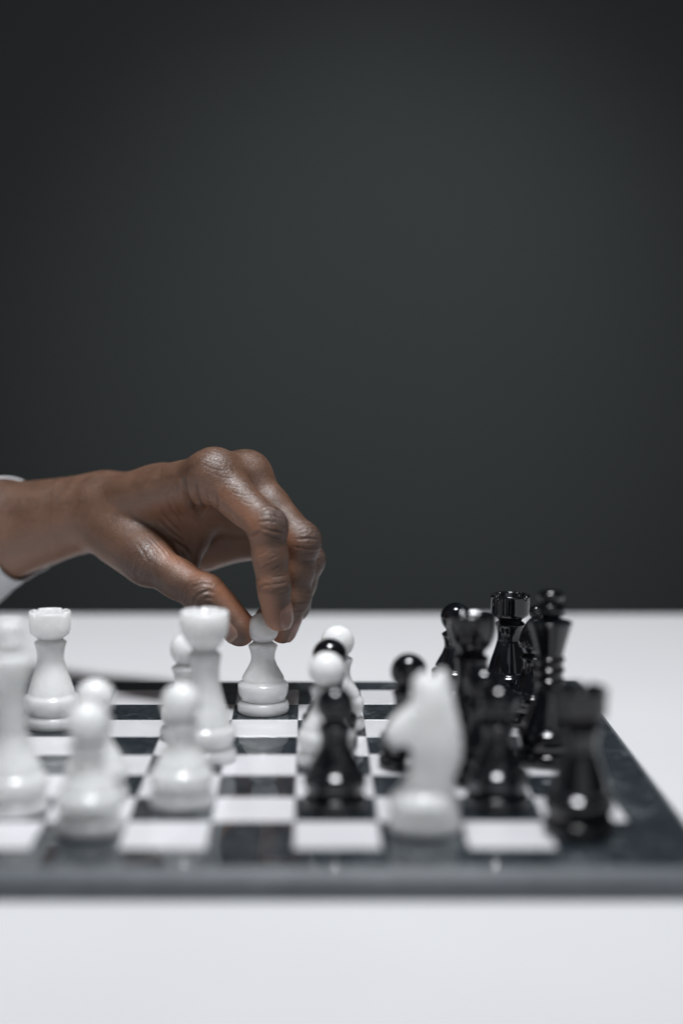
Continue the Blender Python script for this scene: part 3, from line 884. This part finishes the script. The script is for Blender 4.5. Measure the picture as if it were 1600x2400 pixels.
    (0.45, 0.1, [[-33.2,71.8,125.5],[-30.2,70.8,124.8],[-28.0,70.3,124.1],[-25.8,70.3,124.0],[-23.6,70.6,123.9]]),
    (0.45, 0.1, [[-28.6,69.1,121.4],[-26.3,68.3,120.7],[-24.0,67.4,120.0],[-21.4,67.2,120.1],[-19.2,67.4,120.0]]),
]
crs = np.zeros(len(V))
for wd, dp, pts in CREASES:
    pts = np.array(pts)
    lo_, hi_ = pts.min(0) - 8, pts.max(0) + 8
    ix = np.nonzero(((V0 > lo_) & (V0 < hi_)).all(1))[0]
    dd = np.full(len(ix), 1e9); tt_ = np.zeros(len(ix))
    for q_, (a, b) in enumerate(zip(pts[:-1], pts[1:])):
        ba = b - a
        u_ = np.clip((V0[ix] - a) @ ba / (ba @ ba + 1e-9), 0, 1)
        e_ = np.linalg.norm(V0[ix] - a - u_[:, None] * ba, axis=1)
        tt_ = np.where(e_ < dd, (q_ + u_) / (len(pts) - 1), tt_)
        dd = np.minimum(dd, e_)
    fade = np.clip(np.sin(np.clip(tt_, 0, 1) * math.pi), 0, 1) ** .5
    prof = np.exp(-(dd / wd) ** 2) - 0.42 * np.exp(-((dd - 2.2 * wd) / wd) ** 2)      # groove with raised lips
    V = V.copy()
    V[ix] -= N[ix] * (dp * prof * fade)[:, None]
    crs[ix] = np.maximum(crs[ix], np.exp(-(dd / (wd * .8)) ** 2) * fade * min(1.0, dp * 1.6))

palmar = np.clip(-(N @ DORS) * 0.9 - 0.15, 0, 1) * 0.75
knuck = np.zeros(len(V)); along = np.zeros(len(V)); warm = np.zeros(len(V)); best = np.full(len(V), 1e9)
for key_, f in FING.items():
    off = 0.0
    P4 = f['p']
    for s_ in range(3):
        a, b = P4[s_], P4[s_ + 1]
        L = np.linalg.norm(b - a); u = (b - a) / L
        t = (V - a) @ u
        tcl = np.clip(t, 0, L if s_ < 2 else L + 12)
        dist = np.linalg.norm(V - a - tcl[:, None] * u, axis=1) - (f['r'][s_] + (f['r'][s_ + 1] - f['r'][s_]) * np.clip(tcl / L, 0, 1))
        use = dist < best
        if s_ == 0: use &= t > (-6 if key_ != 't' else 18)
        best = np.where(use, dist, best)
        along = np.where(use, (off + t) / 1000.0, along)
        wt = np.clip(1 - dist / 5.0, 0, 1) * use
        if s_ == 0: wt = wt * np.clip((t - 4) / 22.0, 0, 1)
        if key_ == 't' and s_ == 1: wt = wt * np.clip((t + 4) / 18.0, 0, 1)
        dn = N @ f['n'][s_]
        if not (key_ == 't' and s_ == 0):
            palmar = palmar + wt * (np.clip(0.5 - 0.9 * dn, 0, 1) * (0.55 + 0.45 * (s_ == 2)) - palmar)
            warm = warm + wt * (np.clip(0.75 - np.abs(dn + 0.15) * 0.9, 0, 1) * (0.6 if s_ < 2 else 0.95) - warm)
        off += L
    for s_, (jr, amp) in enumerate(((10, .25), (9, 1.0), (6.5, .85))):
        if key_ == 't' and s_ == 0: continue
        nn = nrm(f['n'][max(s_ - 1, 0)] + f['n'][s_])
        c = P4[s_] + nn * f['r'][s_] * .75
        g = np.exp(-(np.linalg.norm(V - c, axis=1) / (jr * (1.25 if key_ == 't' else 1.05))) ** 2) * amp
        knuck = np.maximum(knuck, g * np.clip(N @ nn * 1.6 + .35, 0, 1))

hand_me = np_mesh('person', V / 1000.0, Q)
hand_me.materials.append(SKIN)
for nm, arr in (('palmar', palmar), ('knuckle', knuck), ('warm', warm), ('along', along), ('crease', crs)):
    at_ = hand_me.attributes.new(nm, 'FLOAT', 'POINT')
    at_.data.foreach_set('value', arr.astype(np.float32))
person = bpy.data.objects.new('person', hand_me)
COL.objects.link(person)
tag(person, "bare brown left hand and wrist reaching in from the left to pinch a white pawn", 'person')

# ---- fingernails, laid on the surface of the hand
def sdf_at(p):
    q = (np.asarray(p) - LO) / VOX
    i = np.clip(np.floor(q).astype(int), 0, np.array(DIM) - 2)
    f = q - i
    v = 0
    for a in (0, 1):
        for b in (0, 1):
            for c in (0, 1):
                wgt = (f[..., 0] if a else 1 - f[..., 0]) * (f[..., 1] if b else 1 - f[..., 1]) * (f[..., 2] if c else 1 - f[..., 2])
                v = v + wgt * total[i[..., 0] + a, i[..., 1] + b, i[..., 2] + c]
    return v

def nail(base, axis, n, length, width, rad):
    u = nrm(axis); n = nrm(n - (n @ u) * u); l = np.cross(u, n)
    NU, NV = 17, 19
    top = np.zeros((NV, NU, 3)); fe = np.zeros((NV, NU))
    for iv in range(NV):
        v = iv / (NV - 1)
        wv = width * (0.86 + 0.14 * min(1, v * 4)) * math.sqrt(max(0.0, 1 - max(0, (v - .80) / .27) ** 2)) * math.sqrt(min(1.0, 0.55 + v * 3))
        for iu in range(NU):
            uu = iu / (NU - 1) * 2 - 1
            th = uu * wv / rad
            dirv = n * math.cos(th) + l * math.sin(th)
            ctr = base + u * (length * v - (1.2 * (1 - uu * uu) * (1 - v)))
            # march outwards from inside the finger until the skin
            lo_, hi_ = 0.0, rad * 1.8
            for _ in range(16):
                m_ = (lo_ + hi_) / 2
                if sdf_at(ctr + dirv * m_) < 0: lo_ = m_
                else: hi_ = m_
            lift = -0.25 + 0.75 * min(1, v * 5) * (1 - 0.75 * abs(uu) ** 4)
            rr = lo_ if v < .8 else max(lo_, prev[iu] - .35)
            if iv == 0: prev = [0] * NU
            prev[iu] = rr
            top[iv, iu] = ctr + dirv * (rr + lift)
            fe[iv, iu] = max(0.0, min(1.0, (v - .90) / .05))
    vs = [p / 1000 for p in top.reshape(-1, 3)]
    bot = [(p - n * .55) / 1000 for p in top.reshape(-1, 3)]
    fs = []
    M = NU * NV
    for a in range(NV - 1):
        for b in range(NU - 1):
            q = a * NU + b
            fs.append((q, q + 1, q + NU + 1, q + NU)); fs.append((M + q, M + q + NU, M + q + NU + 1, M + q + 1))
    rim = [b for b in range(NU)] + [a * NU + NU - 1 for a in range(1, NV)] + [(NV - 1) * NU + b for b in range(NU - 2, -1, -1)] + [a * NU for a in range(NV - 2, 0, -1)]
    for a, b in zip(rim, rim[1:] + rim[:1]): fs.append((a, a + M, b + M, b))
    me = mesh_from('fingernail', vs + bot, fs)
    bm = bmesh.new(); bm.from_mesh(me); bmesh.ops.recalc_face_normals(bm, faces=bm.faces); bm.to_mesh(me); bm.free()
    at_ = me.attributes.new('free_edge', 'FLOAT', 'POINT')
    at_.data.foreach_set('value', np.concatenate([fe.ravel(), fe.ravel()]).astype(np.float32))
    return link('fingernail', me, NAIL, person)

fI, fT, fM = FING['i'], FING['t'], FING['m']
NI = nrm(A_(.78, -.62, .05))
nail(mid(HJ['id'], HJ['it'], .55), HJ['it'] - HJ['id'], NI, 13.2, 5.7, 7.0)
nail(mid(ti, tt, .42), A_(16.0, -4.0, -18.5), TN, 17.5, 7.2, 8.2)
nail(mid(HJ['md'], HJ['mt'], .42), HJ['mt'] - HJ['md'], dorsal(HJ['md'], HJ['mt']), 15.5, 5.8, 7.0)
nail(mid(HJ['rd'], HJ['rt'], .42), HJ['rt'] - HJ['rd'], dorsal(HJ['rd'], HJ['rt']), 14.0, 5.4, 6.6)

# ---- white shirt sleeve round the forearm
def sleeve_mesh():
    ax0 = mid(w, f1, 0.94) + TR * 11 + A_(0, 0, -2.0); ax1 = f2 + TR * 12 + A_(-14, 6, -6)
    u = nrm(ax1 - ax0); L = np.linalg.norm(ax1 - ax0)
    e1 = nrm(TR - (TR @ u) * u); e2 = np.cross(u, e1)
    if e2[2] < 0: e2 = -e2
    NA, NL = 96, 60
    vs, fs = [], []
    rad = {}
    def arm_radius(s, a):
        """how far the arm's skin is from the sleeve's axis, in direction a"""
        c = ax0 + u * (s * L); d = e1 * math.cos(a) + e2 * math.sin(a)
        lo_, hi_ = 0.0, 60.0
        for _ in range(12):
            m_ = (lo_ + hi_) / 2
            if sdf_at(c + d * m_) < 0: lo_ = m_
            else: hi_ = m_
        return lo_
    ARM = [[arm_radius(q * 0.1, 2 * math.pi * i / 48) for i in range(48)] for q in range(9)]
    def ring(s, inner):
        out = []
        for i in range(NA):
            a = 2 * math.pi * i / NA
            q = min(s / 0.1, 7.99); q0 = int(q); i0 = i // 2; i1 = (i0 + (i % 2)) % 48
            ra = sum(wq * 0.5 * (ARM[qq][i0] + ARM[qq][i1]) for qq, wq in ((q0, 1 - (q - q0)), (q0 + 1, q - q0)))
            sm = min(1.0, s * L / 42.0)
            sag = (4.0 + 15.0 * max(0.0, -math.sin(a)) ** 1.5) * sm * sm * (3 - 2 * sm)
            fold = (1.3 * math.sin(3 * a + 7 * s) + 1.0 * math.sin(5 * a - 15 * s + 1) + .9 * math.sin(30 * s + 2 * a)) * min(1.0, s * 5)
            r = ra + 2.4 + sag + fold + (0.6 * math.sin(4 * a + 1)) - (1.5 if inner else 0)
            sl = 3.0 * math.sin(a) * (1 - s)               # the cuff opening is cut at a slant
            p = ax0 + u * (s * L + sl) + e1 * r * math.cos(a) + e2 * r * math.sin(a)
            out.append(p / 1000)
        return out
    rows = [ring(i / NL, False) for i in range(NL, -1, -1)] + [ring(i / NL, True) for i in range(0, 26)]
    for r_ in rows: vs += r_
    for a in range(len(rows) - 1):
        for i in range(NA):
            k = (i + 1) % NA
            fs.append((a * NA + i, a * NA + k, (a + 1) * NA + k, (a + 1) * NA + i))
    me = mesh_from('sleeve', vs, fs)
    bm = bmesh.new(); bm.from_mesh(me); bmesh.ops.recalc_face_normals(bm, faces=bm.faces); bm.to_mesh(me); bm.free()
    return me
sl_o = link('sleeve', sleeve_mesh(), CLOTH, person)
sl_o['label'] = 'white cotton shirt sleeve with an open cuff'
